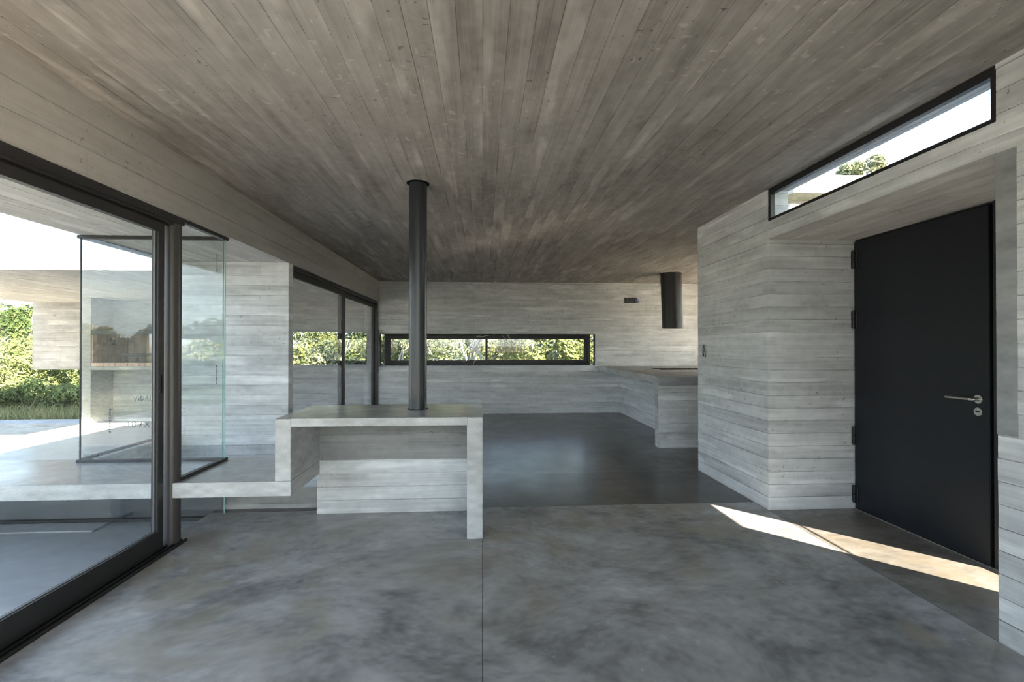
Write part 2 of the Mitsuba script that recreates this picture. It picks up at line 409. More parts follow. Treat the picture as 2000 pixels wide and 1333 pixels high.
# ------------------------------------------------------------------ door
d = root('door_1', 'tall black steel entrance door with steel lever handle', 'door', kind='structure')
D0, D1 = 2.775, 3.855
add('leaf', cbox(XD, XD + 0.05, D0, D1 - 0.004, 0.008, ZH - 0.02, 0.003), DOOR, d)
add('lock_stile', cbox(XD - 0.0025, XD + 0.02, D0 + 0.001, 2.842, 0.01, ZH - 0.022, 0.001), DOOR, d)
pieces(d, 'frame', BLACK, cbox(XD + 0.01, XD + 0.08, 2.735, 2.764, 0, ZH), cbox(XD + 0.02, XD + 0.08, 2.764, D1 + 0.01, ZH - 0.014, ZH), cbox(XD + 0.05, XD + 0.09, 2.735, D1 + 0.01, 0, ZH))
add('threshold', cbox(XD - 0.005, XD + 0.07, 2.74, P0, 0, 0.007, 0.002), STEEL, d)
for zt, zb in ((2.15, 2.00), (1.65, 1.50), (0.685, 0.535), (0.20, 0.055)):
    zm = (zt + zb) / 2
    h = add('hinge', cat(tube([(XD - 0.012, D1 - 0.012, zb), (XD - 0.012, D1 - 0.012, zm - 0.004)], 0.011, 14), tube([(XD - 0.012, D1 - 0.012, zm + 0.004), (XD - 0.012, D1 - 0.012, zt)], 0.011, 14),
                         cbox(XD - 0.016, XD + 0.001, D1 - 0.012, D1 + 0.012, zb + 0.005, zt - 0.005, 0.002), cbox(XD - 0.006, XD + 0.001, D1 - 0.04, D1 - 0.014, zb + 0.005, zt - 0.005, 0.002)), BLACK, d, smooth=35)


def disc_x(x0, x1, y, z, r, n=32):
    m = trimesh.creation.cylinder(radius=r, height=x1 - x0, sections=n)
    m.apply_transform(trimesh.transformations.rotation_matrix(math.pi / 2, [0, 1, 0]))
    m.apply_translation([(x0 + x1) / 2, y, z])
    return m


HY, HZ = 2.835, 1.022
h = add('door_handle', cat(disc_x(XD - 0.011, XD - 0.002, HY, HZ, 0.027), tube([(XD - 0.01, HY, HZ), (XD - 0.045, HY, HZ), (XD - 0.053, HY + 0.004, HZ), (XD - 0.056, HY + 0.012, HZ)], 0.010, 16),
                           tube([(XD - 0.056, HY + 0.012, HZ), (XD - 0.057, HY + 0.03, HZ), (XD - 0.057, HY + 0.165, HZ - 0.001)], 0.0085, 16)), STEEL, d, smooth=40, label='brushed steel lever handle')
h = add('key_rosette', disc_x(XD - 0.010, XD - 0.002, HY + 0.002, HZ - 0.078, 0.026), STEEL, d, smooth=40, label='round steel key rosette')
add('keyhole', cbox(XD - 0.0108, XD - 0.009, HY - 0.012, HY + 0.016, HZ - 0.0815, HZ - 0.0745, 0.0003), HOLE, h)

# ------------------------------------------------------------------ window 1: sliding door on the left
w = root('window_1', 'large black-framed sliding glass door at the near left', 'window', kind='structure')
YN, YP = -2.4, 3.40
for i, x in enumerate((-2.052, -2.085, -2.118, -2.19)):
    add('track_rail', cbox(x - 0.014, x, YN, YP + 0.11, -0.01, 0.016 + 0.004 * (i > 1), 0.003), BLACK, w)
add('sill_track', box(-2.22, -2.05, YN, YP + 0.11, -0.06, 0.004), BLACK, w)
pieces(w, 'head_frame', BLACK, cbox(-2.21, -2.072, YN, YP + 0.10, 2.188, ZH - 0.001, 0.003), cbox(-2.125, -2.112, YN, YP, 2.162, 2.19, 0.002), cbox(-2.095, -2.082, YN, YP, 2.172, 2.19, 0.002))
add('post', lathe([(0, 0), (0.052, 0), (0.052, 2.19), (0, 2.19)], 40, (-2.122, 3.45, 0)), POST, w, smooth=40)
s = add('sash_bottom_rail', cbox(-2.15, -2.105, YN, 3.335, 0.018, 0.145, 0.003), BLACK, w)
add('sash_top_rail', cbox(-2.15, -2.105, YN, 3.335, 2.105, 2.165, 0.003), BLACK, w)
add('sash_stile', cbox(-2.15, -2.105, 3.28, 3.338, 0.02, 2.165, 0.003), BLACK, w)
pieces(w, 'glazing_bead', BEAD, cbox(-2.132, -2.122, YN, 3.28, 0.143, 0.150, 0.001), cbox(-2.132, -2.122, 3.270, 3.282, 0.145, 2.105, 0.001))
add('flush_pull', cbox(-2.106, -2.1035, 3.303, 3.317, 1.045, 1.165, 0.001), HOLE, w)
add('pane', quad((-2.128, YN, 0.13), (-2.128, 3.29, 0.13), (-2.128, 3.29, 2.12), (-2.128, YN, 2.12)), GLASS, w)

# ------------------------------------------------------------------ fireplace: one folded concrete slab from terrace bench to mantel
FY, FR = 3.41, 4.165
f = root('concrete_fireplace', 'folded concrete hearth table with a black flue rising through its top', 'fireplace')
add('bench_slab', cbox(-4.75, -1.316, FY, FR + 0.005, 0.325, 0.427, 0.005), TOP, f, label='long low concrete slab running out through the glass')
pieces(f, 'slab_edge', CAST, cbox(-4.75, -1.3155, FY - 0.0025, FY + 0.01, 0.3245, 0.4255, 0.002), cbox(-1.325, -1.3135, FY - 0.002, FR, 0.3245, 0.426, 0.002))
add('upright', cbox(-1.42, -1.3145, FY - 0.001, FR, 0.426, 0.853, 0.004), CAST, f)
add('table_top', cbox(-1.421, 0.0, FY, FR, 0.80, 0.857, 0.004), TOP, f, label='polished concrete top')
pieces(f, 'top_edge', CAST, cbox(-1.315, -0.11, FY - 0.003, FY + 0.01, 0.7985, 0.8545, 0.002))
add('leg', cbox(-0.11, 0.0005, FY - 0.003, FR + 0.001, 0.0, 0.8535, 0.004), CAST, f)
bp = add('back_panel', box(-1.335, -0.105, 4.0 + R, 4.1, 0, 0.80), WALL, f)
boards(bp, 'y', 4.0, -1, -1.335, -0.11, 0.0, 0.43, WALL, width=0.1075, length=(3, 4), rise=0.002)
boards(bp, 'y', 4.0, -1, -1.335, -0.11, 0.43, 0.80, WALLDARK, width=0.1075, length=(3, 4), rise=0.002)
fl = root('flue_pipe', 'tall black steel flue pipe between hearth table and ceiling', 'flue pipe')
FXc, FYc = -0.515, 3.885
add('pipe', lathe([(0.0, 0.80), (0.0705, 0.80), (0.0705, ZC), (0.0, ZC)], 64, (FXc, FYc, 0)), FLUE, fl, smooth=40)
add('ceiling_collar', lathe([(0.071, ZC - 0.006), (0.089, ZC - 0.004), (0.0895, ZC), (0.071, ZC)], 64, (FXc, FYc, 0)), HOLE, fl, smooth=30)
add('slab_sleeve', lathe([(0.072, 0.8572), (0.083, 0.8572), (0.083, 0.8582), (0.072, 0.8582), (0.072, 0.8572)], 64, (FXc, FYc, 0)), HOLE, fl)

# ------------------------------------------------------------------ glass alcove over the slab
w = root('window_2', 'frameless glass alcove standing on the concrete slab', 'window', kind='structure')
GX, GY, GXF, TZ = -2.09, 4.06, -3.2, 0.427


def channel_y(z0, z1, x, y0, y1):
    return cbox(x - 0.02, x + 0.02, y0, y1, z0, z1, 0.002)


def channel_x(z0, z1, y, x0, x1):
    return cbox(x0, x1, y - 0.02, y + 0.02, z0, z1, 0.002)


add('bottom_channel', channel_y(TZ, TZ + 0.022, GX, 3.475, GY + 0.02), BLACK, w)
add('bottom_channel', channel_x(TZ, TZ + 0.022, GY, GXF - 0.02, GX - 0.02), BLACK, w)
add('bottom_channel', channel_y(TZ + 0.01, TZ + 0.03, GXF, GY + 0.02, 5.25), BLACK, w)
add('top_channel', channel_y(ZH - 0.028, ZH, GX, 3.475, GY + 0.02), BLACK, w)
add('top_channel', channel_x(ZH - 0.028, ZH, GY, GXF - 0.02, GX - 0.02), BLACK, w)
add('top_channel', channel_y(ZH - 0.028, ZH, GXF, GY + 0.02, 5.25), BLACK, w)
zb, zt = TZ + 0.015, ZH - 0.01
add('pane', quad((GX, 3.475, zb), (GX, GY, zb), (GX, GY, zt), (GX, 3.475, zt)), GLASS, w)
add('pane', quad((GXF, GY, zb), (GX - 0.006, GY, zb), (GX - 0.006, GY, zt), (GXF, GY, zt)), GLASS, w)
add('pane', quad((GXF, GY + 0.006, zb), (GXF, 5.25, zb), (GXF, 5.25, zt), (GXF, GY + 0.006, zt)), GLASS, w)
add('glass_edge', cbox(GX - 0.005, GX + 0.005, GY - 0.001, GY + 0.004, zb, zt, 0.001), GLASSEDGE, w)
add('glass_edge', cbox(GX - 0.017, GX - 0.012, GY - 0.005, GY + 0.005, zb, zt, 0.001), GLASSEDGE, w)
add('glass_edge', cbox(GXF - 0.006, GXF + 0.004, GY - 0.005, GY + 0.005, zb, zt, 0.001), BLACK, w)
# under the slab
add('lower_pane', quad((GX, 3.475, -0.02), (GX, GY, -0.02), (GX, GY, 0.325), (GX, 3.475, 0.325)), GLASS, w)
add('lower_pane', quad((-4.65, GY, -0.02), (GX - 0.006, GY, -0.02), (GX - 0.006, GY, 0.325), (-4.65, GY, 0.325)), GLASS, w)
add('lower_channel', channel_x(-0.05, -0.025, GY, -4.65, GX), BLACK, w)
add('glass_edge', cbox(GX - 0.005, GX + 0.005, GY - 0.001, GY + 0.004, 0.0, 0.325, 0.001), GLASSEDGE, w)
u = root('trim_3', 'raised concrete floor and upstand of the glass alcove', 'plinth', kind='structure')
add('upstand', cbox(GXF - 0.06, GXF + 0.06, 4.15, 5.25, -0.05, TZ + 0.012), CAST, u)
pb = add('plinth', box(GXF + 0.06, -1.2, 4.155 + R, 5.25, -0.02, 0.17), TOP, u)
add('under_wall', box(-4.7, -2.15, 4.135, 4.17, -0.06, 0.326), UNDERSHADE, u, label='wall in the gap under the slab with the shade put into its dark colour')
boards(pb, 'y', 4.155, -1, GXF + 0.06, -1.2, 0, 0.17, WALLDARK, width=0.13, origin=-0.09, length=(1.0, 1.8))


def strokes(name, lines, parent, plane, c, a, b, h, r=0.0011, tilt=0.0):
    """Pen strokes on glass: polylines in letter units (x, y from 0 to 1), drawn on the plane y = c (along +x) or x = c (along y)."""
    ms = []
    for ln in lines:
        P = []
        for x, y in ln:
            q = a + h * (x + tilt * y)
            P.append((q, c, b + h * y) if plane == 'y' else (c, q, b + h * y))
        ms.append(tube(P, r, 5))
    add(name, cat(*ms), INK, parent)


def word(spec, gap=0.25):
    out, x = [], 0.0
    for wd, lines in spec:
        out += [[(x + p * wd, q) for p, q in ln] for ln in lines]
        x += wd + gap
    return out


circle = [(0.5 + 0.45 * math.cos(a), 0.5 + 0.5 * math.sin(a)) for a in np.linspace(0, 2 * math.pi, 14)]
VIDAL = word([(0.6, [[(0, 0.8), (0.45, 0), (1, 0.95)]]), (0.1, [[(0.5, 0), (0.5, 0.6)], [(0.5, 0.8), (0.5, 0.88)]]),
              (0.6, [[(0.1, 0), (0.15, 0.95)], [(0, 0.9), (0.8, 0.75), (0.9, 0.4), (0.5, 0.05), (0.1, 0)]]),
              (0.6, [[(0, 0), (0.5, 1), (1, 0)], [(0.2, 0.4), (0.8, 0.4)]]), (0.5, [[(0.1, 1), (0.1, 0.05), (1, 0.1)]])])
NUM = word([(0.4, [[(0.1, 0.75), (0.6, 1), (0.55, 0)]]), (0.7, [circle]), (0.7, [[(0, 0.9), (0.9, 0.95), (0.3, 0)], [(0.3, 0.5), (0.85, 0.5)]]),
            (0.8, [[(0, 0.95), (1, 0)], [(0.95, 1), (0.05, 0)]]), (0.3, [[(0.2, 0.7), (0.7, 1), (0.7, 0)]])], 0.35)
strokes('handwriting', VIDAL, w, 'y', GY - 0.003, -2.79, 0.915, 0.042, 0.0017)
strokes('handwriting', NUM, w, 'y', GY - 0.003, -2.84, 0.705, 0.046, 0.0017)
MIRROR = word([(0.5, [[(0, 0.1), (0.4, 0.95), (0.9, 0.8), (0.95, 0)]]), (0.5, [circle]), (0.5, [[(0.2, -0.8), (0.15, 0.9), (0.8, 0.9), (0.9, 0.5), (0.2, 0.4)]]), (0.3, [[(0.4, 0), (0.4, 0.9)]]),
               (0.6, [[(0, 0), (0.5, 1), (1, 0)]])])
strokes('handwriting', MIRROR, w, 'y', GY - 0.003, -3.17, 0.462, 0.032, 0.0015)
tick = []
for q in range(9):
    y = q * 0.5
    tick += [[(0.0, y), (0.35, y + 0.05), (0.1, y + 0.25)], [(0.4, y + 0.1), (0.15, y + 0.3)]]
strokes('handwriting', tick, w, 'y', GY - 0.003, -2.985, 0.66, 0.045, 0.0017)
strokes('handwriting', [[(x * 0.8, y) for x, y in ln] for ln in tick], w, 'y', GY - 0.003, -2.85, 1.2, 0.045, 0.0016)
for z0 in (1.94, 1.06):
    strokes('pen_mark', [[(x * 0.7, y) for x, y in ln] for ln in tick[:14]], w, 'x', GX + 0.003, 3.93, z0, 0.042, 0.0018)

# ------------------------------------------------------------------ window 3: rear left sliding glazing
w = root('window_3', 'black-framed sliding glazing behind the hearth table', 'window', kind='structure')
Y0, Y1 = 5.38, YB
pieces(w, 'head_frame', BLACK, cbox(-2.2, -2.075, Y0, Y1, 2.19, ZH, 0.003))
add('sill_track', cbox(-2.2, -2.06, Y0, Y1, -0.02, 0.02, 0.003), BLACK, w)
for nm, y0, y1, x in (('sash', Y0, 7.53, -2.115), ('sash', 7.42, Y1 - 0.05, -2.16)):
    add('sash_top_rail', cbox(x - 0.02, x + 0.02, y0, y1, 2.12, 2.19, 0.003), BLACK, w)
    add('sash_bottom_rail', cbox(x - 0.02, x + 0.02, y0, y1, 0.02, 0.12, 0.003), BLACK, w)
    add('sash_stile', cbox(x - 0.02, x + 0.02, y1 - 0.07, y1, 0.02, 2.19, 0.003), BLACK, w)
    add('sash_stile', cbox(x - 0.02, x + 0.02, y0, y0 + 0.07, 0.02, 2.19, 0.003), POST, w)
    add('pane', quad((x, y0, 0.1), (x, y1, 0.1), (x, y1, 2.15), (x, y0, 2.15)), GLASS, w)
add('jamb', cbox(-2.2, -2.075, Y1 - 0.045, Y1 - 0.002, 0, ZH, 0.003), POST, w)
add('pull_handle', cbox(-2.07, -2.052, 9.66, 9.695, 0.84, 1.70, 0.004), BLACK, w, label='tall black pull bar')

# ------------------------------------------------------------------ window 4: strip window in a glass-sided box
w = root('window_4', 'long low dark bronze strip window in the back wall', 'window', kind='structure')
B0, B1 = YB + 0.02, YB + 0.40
FXa, FXb = W0 + 0.02, W1 - 0.02
for x, nm in ((FXb, 'side_frame'), (FXa, 'side_frame')):
    add(nm, cbox(x - 0.012, x + 0.012, YB - 0.004, YB + 0.03, WZ0, WZ1, 0.002), BLACK, w)
    add('side_pane', quad((x, YB + 0.03, WZ0), (x, B1, WZ0), (x, B1, WZ1), (x, YB + 0.03, WZ1)), GLASS, w)
add('box_floor', box(W0 - 0.05, W1 + 0.05, YB + 0.15, B1 + 0.06, WZ0 - 0.03, WZ0 - 0.002), BRONZE, w)
add('box_roof', box(W0 - 0.05, W1 + 0.05, YB + 0.15, B1 + 0.06, WZ1 + 0.002, WZ1 + 0.03), BRONZE, w)
for nm, x0, x1, z0, z1 in (('frame_head', FXa, FXb, WZ1 - 0.035, WZ1), ('frame_sill', FXa, FXb, WZ0, WZ0 + 0.035), ('frame_jamb', FXa, FXa + 0.05, WZ0, WZ1), ('frame_jamb', FXb - 0.05, FXb, WZ0, WZ1)):
    add(nm, cbox(x0, x1, B1 - 0.02, B1 + 0.05, z0, z1, 0.003), BRONZE, w)
XM = 0.075
for x0, x1, dy in ((FXa + 0.05, XM + 0.03, 0.0), (XM - 0.02, FXb - 0.05, 0.02)):
    for nm, a0, a1, z0, z1 in (('sash_top_rail', x0, x1, WZ1 - 0.10, WZ1 - 0.035), ('sash_bottom_rail', x0, x1, WZ0 + 0.035, WZ0 + 0.10), ('sash_stile', x0, x0 + (0.075 if dy == 0 else 0.045), WZ0 + 0.035, WZ1 - 0.035), ('sash_stile', x1 - (0.075 if dy else 0.045), x1, WZ0 + 0.035, WZ1 - 0.035)):
        add(nm, cbox(a0, a1, B1 - 0.005 + dy, B1 + 0.022 + dy, z0, z1, 0.003), BRONZE, w)
    add('pane', quad((x0, B1 + 0.01 + dy, WZ0 + 0.08), (x1, B1 + 0.01 + dy, WZ0 + 0.08), (x1, B1 + 0.01 + dy, WZ1 - 0.08), (x0, B1 + 0.01 + dy, WZ1 - 0.08)), GLASS, w)
add('latch', cbox(FXa + 0.075, FXa + 0.095, B1 - 0.012, B1 - 0.004, 1.20, 1.32, 0.002), BLACK, w)

# ------------------------------------------------------------------ kitchen counter and extractor
c = root('kitchen_counter', 'concrete kitchen counter with a thick worktop against the back wall', 'kitchen counter')
CX0, CY0, CT = 2.335, 6.32, 0.952
from shapely.geometry import Polygon, Point
hob = [(3.05, 8.15), (3.95, 8.15), (3.95, 8.75), (3.05, 8.75)]
top = trimesh.creation.extrude_polygon(Polygon([(CX0, CY0), (4.59, CY0), (4.59, YB - 0.004), (CX0, YB - 0.004)], [hob]), 0.085, engine='earcut')
top.apply_translation([0, 0, CT - 0.085])
add('worktop', top, CAST, c)
add('hob_recess', cat(box(3.0, 4.0, 8.1, 8.8, CT - 0.1, CT - 0.084), box(3.05, 3.95, 8.735, 8.7505, CT - 0.09, CT - 0.001), box(3.05, 3.95, 8.1495, 8.16, CT - 0.09, CT - 0.006), box(3.0495, 3.06, 8.15, 8.75, CT - 0.09, CT - 0.004), box(3.94, 3.9505, 8.15, 8.75, CT - 0.09, CT - 0.004)), HOLE, c, label='dark recessed hob opening')
ep = add('end_panel', box(CX0 + R, 4.59, CY0 + R, CY0 + 0.125, 0, CT - 0.002), WALL, c)
add('panel_edge', cbox(CX0, CX0 + 0.02, CY0 + 0.001, CY0 + 0.125, 0, CT - 0.003, 0.002), CAST, ep)
boards(ep, 'y', CY0, -1, CX0 + 0.002, 4.0, 0, 0.828, WALL, length=(2.2, 3.4))
add('panel_band', box(CX0 + 0.002, 4.59, CY0 - 0.0005, CY0 + 0.02, 0.83, CT - 0.003), PATCH, ep)
sp = add('side_panel', box(2.81 + R, 2.93, CY0 + 0.12, YB - 0.004, 0, CT - 0.08), WALL, c)
boards(sp, 'x', 2.81, -1, CY0 + 0.125, YB - 0.004, 0, CT - 0.085, WALL, length=(1.6, 2.8))

e = root('extractor_duct', 'black steel extractor tube hanging over the kitchen counter', 'extractor hood')
A, B = np.array([3.335, 8.40, ZC]), np.array([3.368, 8.40, 1.675])
prof = lathe([(0.0, 0.02), (0.172, 0.02), (0.176, 0.0), (0.180, 0.0), (0.180, 0.975), (0.0, 0.975)], 64)
Mx = np.eye(4)
Mx[:3, 2] = (A - B) / (A - B)[2]
Mx[:3, 3] = B
prof.apply_transform(Mx)
add('tube', prof, BLACK, e, smooth=40)
add('ceiling_flange', lathe([(0.0, ZC - 0.012), (0.19, ZC - 0.012), (0.192, ZC), (0.0, ZC)], 64, (A[0], A[1], 0)), BLACK, e, smooth=30)
wv = root('ceiling_wire', 'thin tan wire dangling from the ceiling beside the extractor tube', 'wire')
add('strand', tube([(3.07, 8.25, ZC + 0.01), (3.06, 8.25, 2.58), (3.08, 8.24, 2.50), (3.09, 8.24, 2.46), (3.06, 8.24, 2.42), (3.03, 8.24, 2.36)], 0.0035, 6), WIRE, wv)

b = root('junction_box', 'open electrical box with loose wires high on the back wall', 'electrical box')
bx0, bx1, bz0, bz1 = 2.90, 3.17, 2.245, 2.355
pieces(b, 'box', BRONZE, box(bx0, bx1, YB - 0.012, YB + 0.004, bz0, bz0 + 0.006), box(bx0, bx1, YB - 0.012, YB + 0.004, bz1 - 0.006, bz1), box(bx0, bx0 + 0.02, YB - 0.014, YB + 0.004, bz0, bz1), box(bx1 - 0.006, bx1, YB - 0.012, YB + 0.004, bz0, bz1), box(bx0, bx1, YB - 0.005, YB - 0.0025, bz0, bz1))
add('blue_module', cbox(bx1 - 0.055, bx1 - 0.005, YB - 0.02, YB - 0.003, bz0 + 0.005, bz1 - 0.003, 0.003), BLUE, b, label='blue wiring module')
add('white_tape', tube([(bx1 - 0.01, YB - 0.02, bz1), (bx1 + 0.03, YB - 0.02, 2.31), (bx1 + 0.05, YB - 0.015, 2.27), (bx1 + 0.02, YB - 0.015, 2.25)], 0.012, 6), WHITEP, b, label='strip of white tape')
for i in range(3):
    add('wire', tube([(bx0 + 0.03, YB - 0.01, bz1 - 0.01), (bx0 + 0.06 + 0.02 * i, YB - 0.03, bz0 + 0.07), (bx0 + 0.05, YB - 0.025, bz0 + 0.03), (bx0 + 0.1 + 0.03 * i, YB - 0.01, bz0 + 0.02)], 0.003, 6), WHITEP if i == 1 else WIRE, b)
b = root('switch_box', 'small galvanised switch box set in the partition wall', 'switch box')
pieces(b, 'box', GALV, box(XR - 0.002, XR + 0.02, 4.975, 4.979, 1.235, 1.375), box(XR - 0.002, XR + 0.02, 5.061, 5.065, 1.235, 1.375), box(XR - 0.002, XR + 0.02, 4.975, 5.065, 1.235, 1.239), box(XR - 0.002, XR + 0.02, 4.975, 5.065, 1.371, 1.375))
add('back_plate', box(XR + 0.006, XR + 0.01, 4.975, 5.065, 1.235, 1.375), GALV, b)
add('wire', tube([(XR, 5.03, 1.37), (XR - 0.005, 5.015, 1.33), (XR, 5.0, 1.27), (XR + 0.004, 5.0, 1.24)], 0.004, 6), WIRE, b)
add('wire', tube([(XR + 0.002, 5.04, 1.25), (XR - 0.004, 5.045, 1.28), (XR + 0.004, 5.05, 1.31)], 0.004, 6), HOLE, b)

# ------------------------------------------------------------------ terrace and its roofs
t = root('terrace_floor', 'pale polished concrete terrace outside the glass', 'terrace', kind='structure')
ZT = -0.05
add('terrace_slab', box(-7.25, -2.2, -4, YB, -0.36, ZT), TERRACE, t)
add('threshold_strip', cbox(-4.75, -2.94, 3.84, 4.02, ZT, ZT + 0.012), TERRACE, t)
t = root('terrace_roof', 'pale board-marked concrete roof slab over the terrace', 'roof', kind='structure')
add('near_slab', box(-3.2, -2.3, 1.4, 5.37, ZH + R, 2.36), SOFFIT, t)
boards(t, 'z', ZH, -1, 1.4, 5.37, -3.2, -2.06, SOFFIT, length=(2.6, 4.4))
add('far_slab', box(-9.0, -2.3, 5.9, 10.45, ZH + R, 2.36), SOFFIT, t)
boards(t, 'z', ZH, -1, 5.9, 10.45, -9.0, -2.3, SOFFIT, length=(2.0, 3.6))
t = root('wall_hanging', 'concrete wall panel hanging from the terrace roof beside the barbecue', 'wall', kind='structure')
add('wall_body', box(-9.0, -7.2, 10.25 + R, 10.4, 0.89, ZH), OUTWALL, t)
boards(t, 'y', 10.25, -1, -9.0, -7.2, 0.89, ZH, OUTWALL, length=(2.2, 3.4))

# ------------------------------------------------------------------ barbecue
b = root('barbecue', 'built-in concrete barbecue with a brick-lined fire chamber under a steel lintel', 'barbecue')
BY, BX0, BX1 = 9.2, -7.25, -5.05
add('side_wall', cbox(BX0, BX0 + 0.17, BY, 10.25, ZT, ZH), OUTCAST, b)
add('side_wall', cbox(BX1 - 0.17, BX1, BY, 10.25, ZT, ZH), OUTCAST, b)
nb = add('niche_back', box(BX0 + 0.16, BX1 - 0.16, 9.74 + R, 9.85, ZT, 0.93), OUTWALL, b)
boards(nb, 'y', 9.74, -1, BX0 + 0.17, BX1 - 0.17, ZT, 0.925, OUTWALL, length=(3, 4))
add('ledge', cbox(BX0 + 0.16, BX1 - 0.16, BY, 10.2, 0.925, 0.992), OUTCAST, b)
add('steel_lintel', cbox(BX0 + 0.165, BX1 - 0.165, BY + 0.005, BY + 0.09, 1.57, 1.655), BLACK, b, label='black steel lintel')
hb = add('hood', box(BX0 + 0.16, BX1 - 0.16, 9.74, 9.85, 1.655, ZH), OUTCAST, b)
add('hood_ledge', box(BX0 + 0.16, BX1 - 0.16, BY + 0.08, 9.76, 1.64, 1.656), OUTCAST, b)
for i in range(18):                                          # brick hearth floor, edge on
    x = BX0 + 0.17 + i * 0.104
    add('brick', cbox(x + 0.002, x + 0.102, BY + 0.005, BY + 0.12, 0.992, 1.056, 0.003), BRICK, b)
add('fire_floor', box(BX0 + 0.17, BX1 - 0.17, BY + 0.12, 10.15, 0.992, 1.053), BRICK, b)
for r in range(3):                                           # upright firebricks at the back and on both cheeks
    z0, z1 = 1.056 + r * 0.232, min(1.056 + r * 0.232 + 0.229, 1.75)
    for i in range(16):
        x = BX0 + 0.19 + i * 0.114
        add('brick', box(x + 0.002, min(x + 0.112, BX1 - 0.17), 10.1, 10.15, z0 + 0.002, z1), BRICK, b)
    for i in range(8):
        y = BY + 0.02 + i * 0.114
        add('brick', box(BX0 + 0.165, BX0 + 0.185, y + 0.002, y + 0.112, z0 + 0.002, z1), BRICK, b)
add('mortar_bed', box(BX0 + 0.17, BX1 - 0.17, 10.13, 10.2, 1.0, 1.8), SAND, b)
add('wall_lamp', cat(tube([(BX0 + 0.18, 9.62, 1.50), (BX0 + 0.24, 9.6, 1.49), (BX0 + 0.27, 9.58, 1.46)], 0.012, 8), tube([(BX0 + 0.27, 9.58, 1.47), (BX0 + 0.28, 9.56, 1.42), (BX0 + 0.25, 9.66, 1.38)], [0.04, 0.035, 0.006], 10)), BLACK, b, smooth=30, label='small dark lamp on the brick cheek')
g = root('grill_grate', 'dark steel grill grate on legs inside the fire chamber', 'grill grate')
gx0, gx1, gy0, gy1, gz = -6.70, -5.4, 9.32, 9.95, 1.20
pieces(g, 'frame', BLACK, cbox(gx0, gx1, gy0, gy0 + 0.03, gz - 0.02, gz + 0.02), cbox(gx0, gx1, gy1 - 0.03, gy1, gz - 0.02, gz + 0.02), cbox(gx0, gx0 + 0.03, gy0, gy1, gz - 0.02, gz + 0.02), cbox(gx1 - 0.03, gx1, gy0, gy1, gz - 0.02, gz + 0.02))
for i in range(20):
    x = gx0 + 0.06 + i * 0.06
    add('bar', tube([(x, gy0 + 0.01, gz + 0.01), (x, gy1 - 0.01, gz + 0.01)], 0.006, 6), GALV, g)
for x in (gx0 + 0.27, gx1 - 0.05):
    for y in (gy0 + 0.1, gy1 - 0.05):
        add('leg', cbox(x - 0.025, x + 0.025, y - 0.02, y + 0.02, 1.05, gz - 0.015, 0.002), BLACK, g)
dust = trimesh.creation.icosphere(subdivisions=3)
pts = dust.vertices * [0.95, 0.16, 0.035]
pts += 0.05 * (meshkit.noise(pts * 9, 4)[:, None] - 0.5) * [1, 1, 0.5]
dust.vertices = pts + [BX0 + 1.15, 9.68, ZT + 0.0]
single('sand_heap', dust, CHALK, 'low heap of white dust along the foot of the barbecue niche', 'dust heap', smooth=True)
single('red_hose', tube([(-7.6, 9.0, -0.31), (-7.45, 9.25, -0.30), (-7.32, 9.6, -0.31), (-7.30, 10.2, -0.31)], 0.02, 8), REDP, 'thin red hose lying beside the terrace edge', 'hose', smooth=True)

# ------------------------------------------------------------------ ground, curb, planting
g0 = root('ground', 'sandy ground around the house', 'ground', kind='structure')
add('lawn', box(-120, 120, -120, 140, -1.2, -0.36), SOIL, g0)
add('yard', box(-16, -7.25, -4, 10.7, -0.5, -0.33), SAND, g0)
add('entrance_yard', box(3.25, 12, -6, 9, -0.5, -0.10), SAND, g0)
c = single('garden_curb', cbox(-20, -7.0, 10.66, 11.3, -0.5, -0.255, 0.01), CAST, 'low grey concrete curb between terrace and shrubs', 'curb')


def leaf_cards(centres, normals, size, jitter, colours, aspect=2.0, g=rng):
    n = len(centres)
    nn = normals + jitter * g.normal(size=(n, 3))
    nn /= np.linalg.norm(nn, axis=1, keepdims=True)
    a = np.cross(nn, g.normal(size=(n, 3)))
    a /= np.linalg.norm(a, axis=1, keepdims=True) + 1e-9
    b = np.cross(nn, a)
    s = size * g.uniform(0.6, 1.3, n)[:, None]
    L, Wd = a * s, b * s / aspect
    V = np.stack([centres - L, centres - 0.1 * L + Wd, centres + L, centres - 0.1 * L - Wd], 1).reshape(-1, 3)
    k = np.arange(n)[:, None] * 4
    Fc = np.concatenate([k + [0, 1, 2], k + [0, 2, 3]])
    return trimesh.Trimesh(V, Fc, process=False), np.repeat(colours, 4, axis=0)


def leaf_colours(n, base, var, g):
    t = g.uniform(-1, 1, (n, 1))
    c = np.array(base) * (1 + var * t) + np.array([0.05, 0.02, -0.01]) * np.clip(g.normal(size=(n, 1)), 0, 2) * 0.6
    return np.clip(c, 0.01, 0.9)


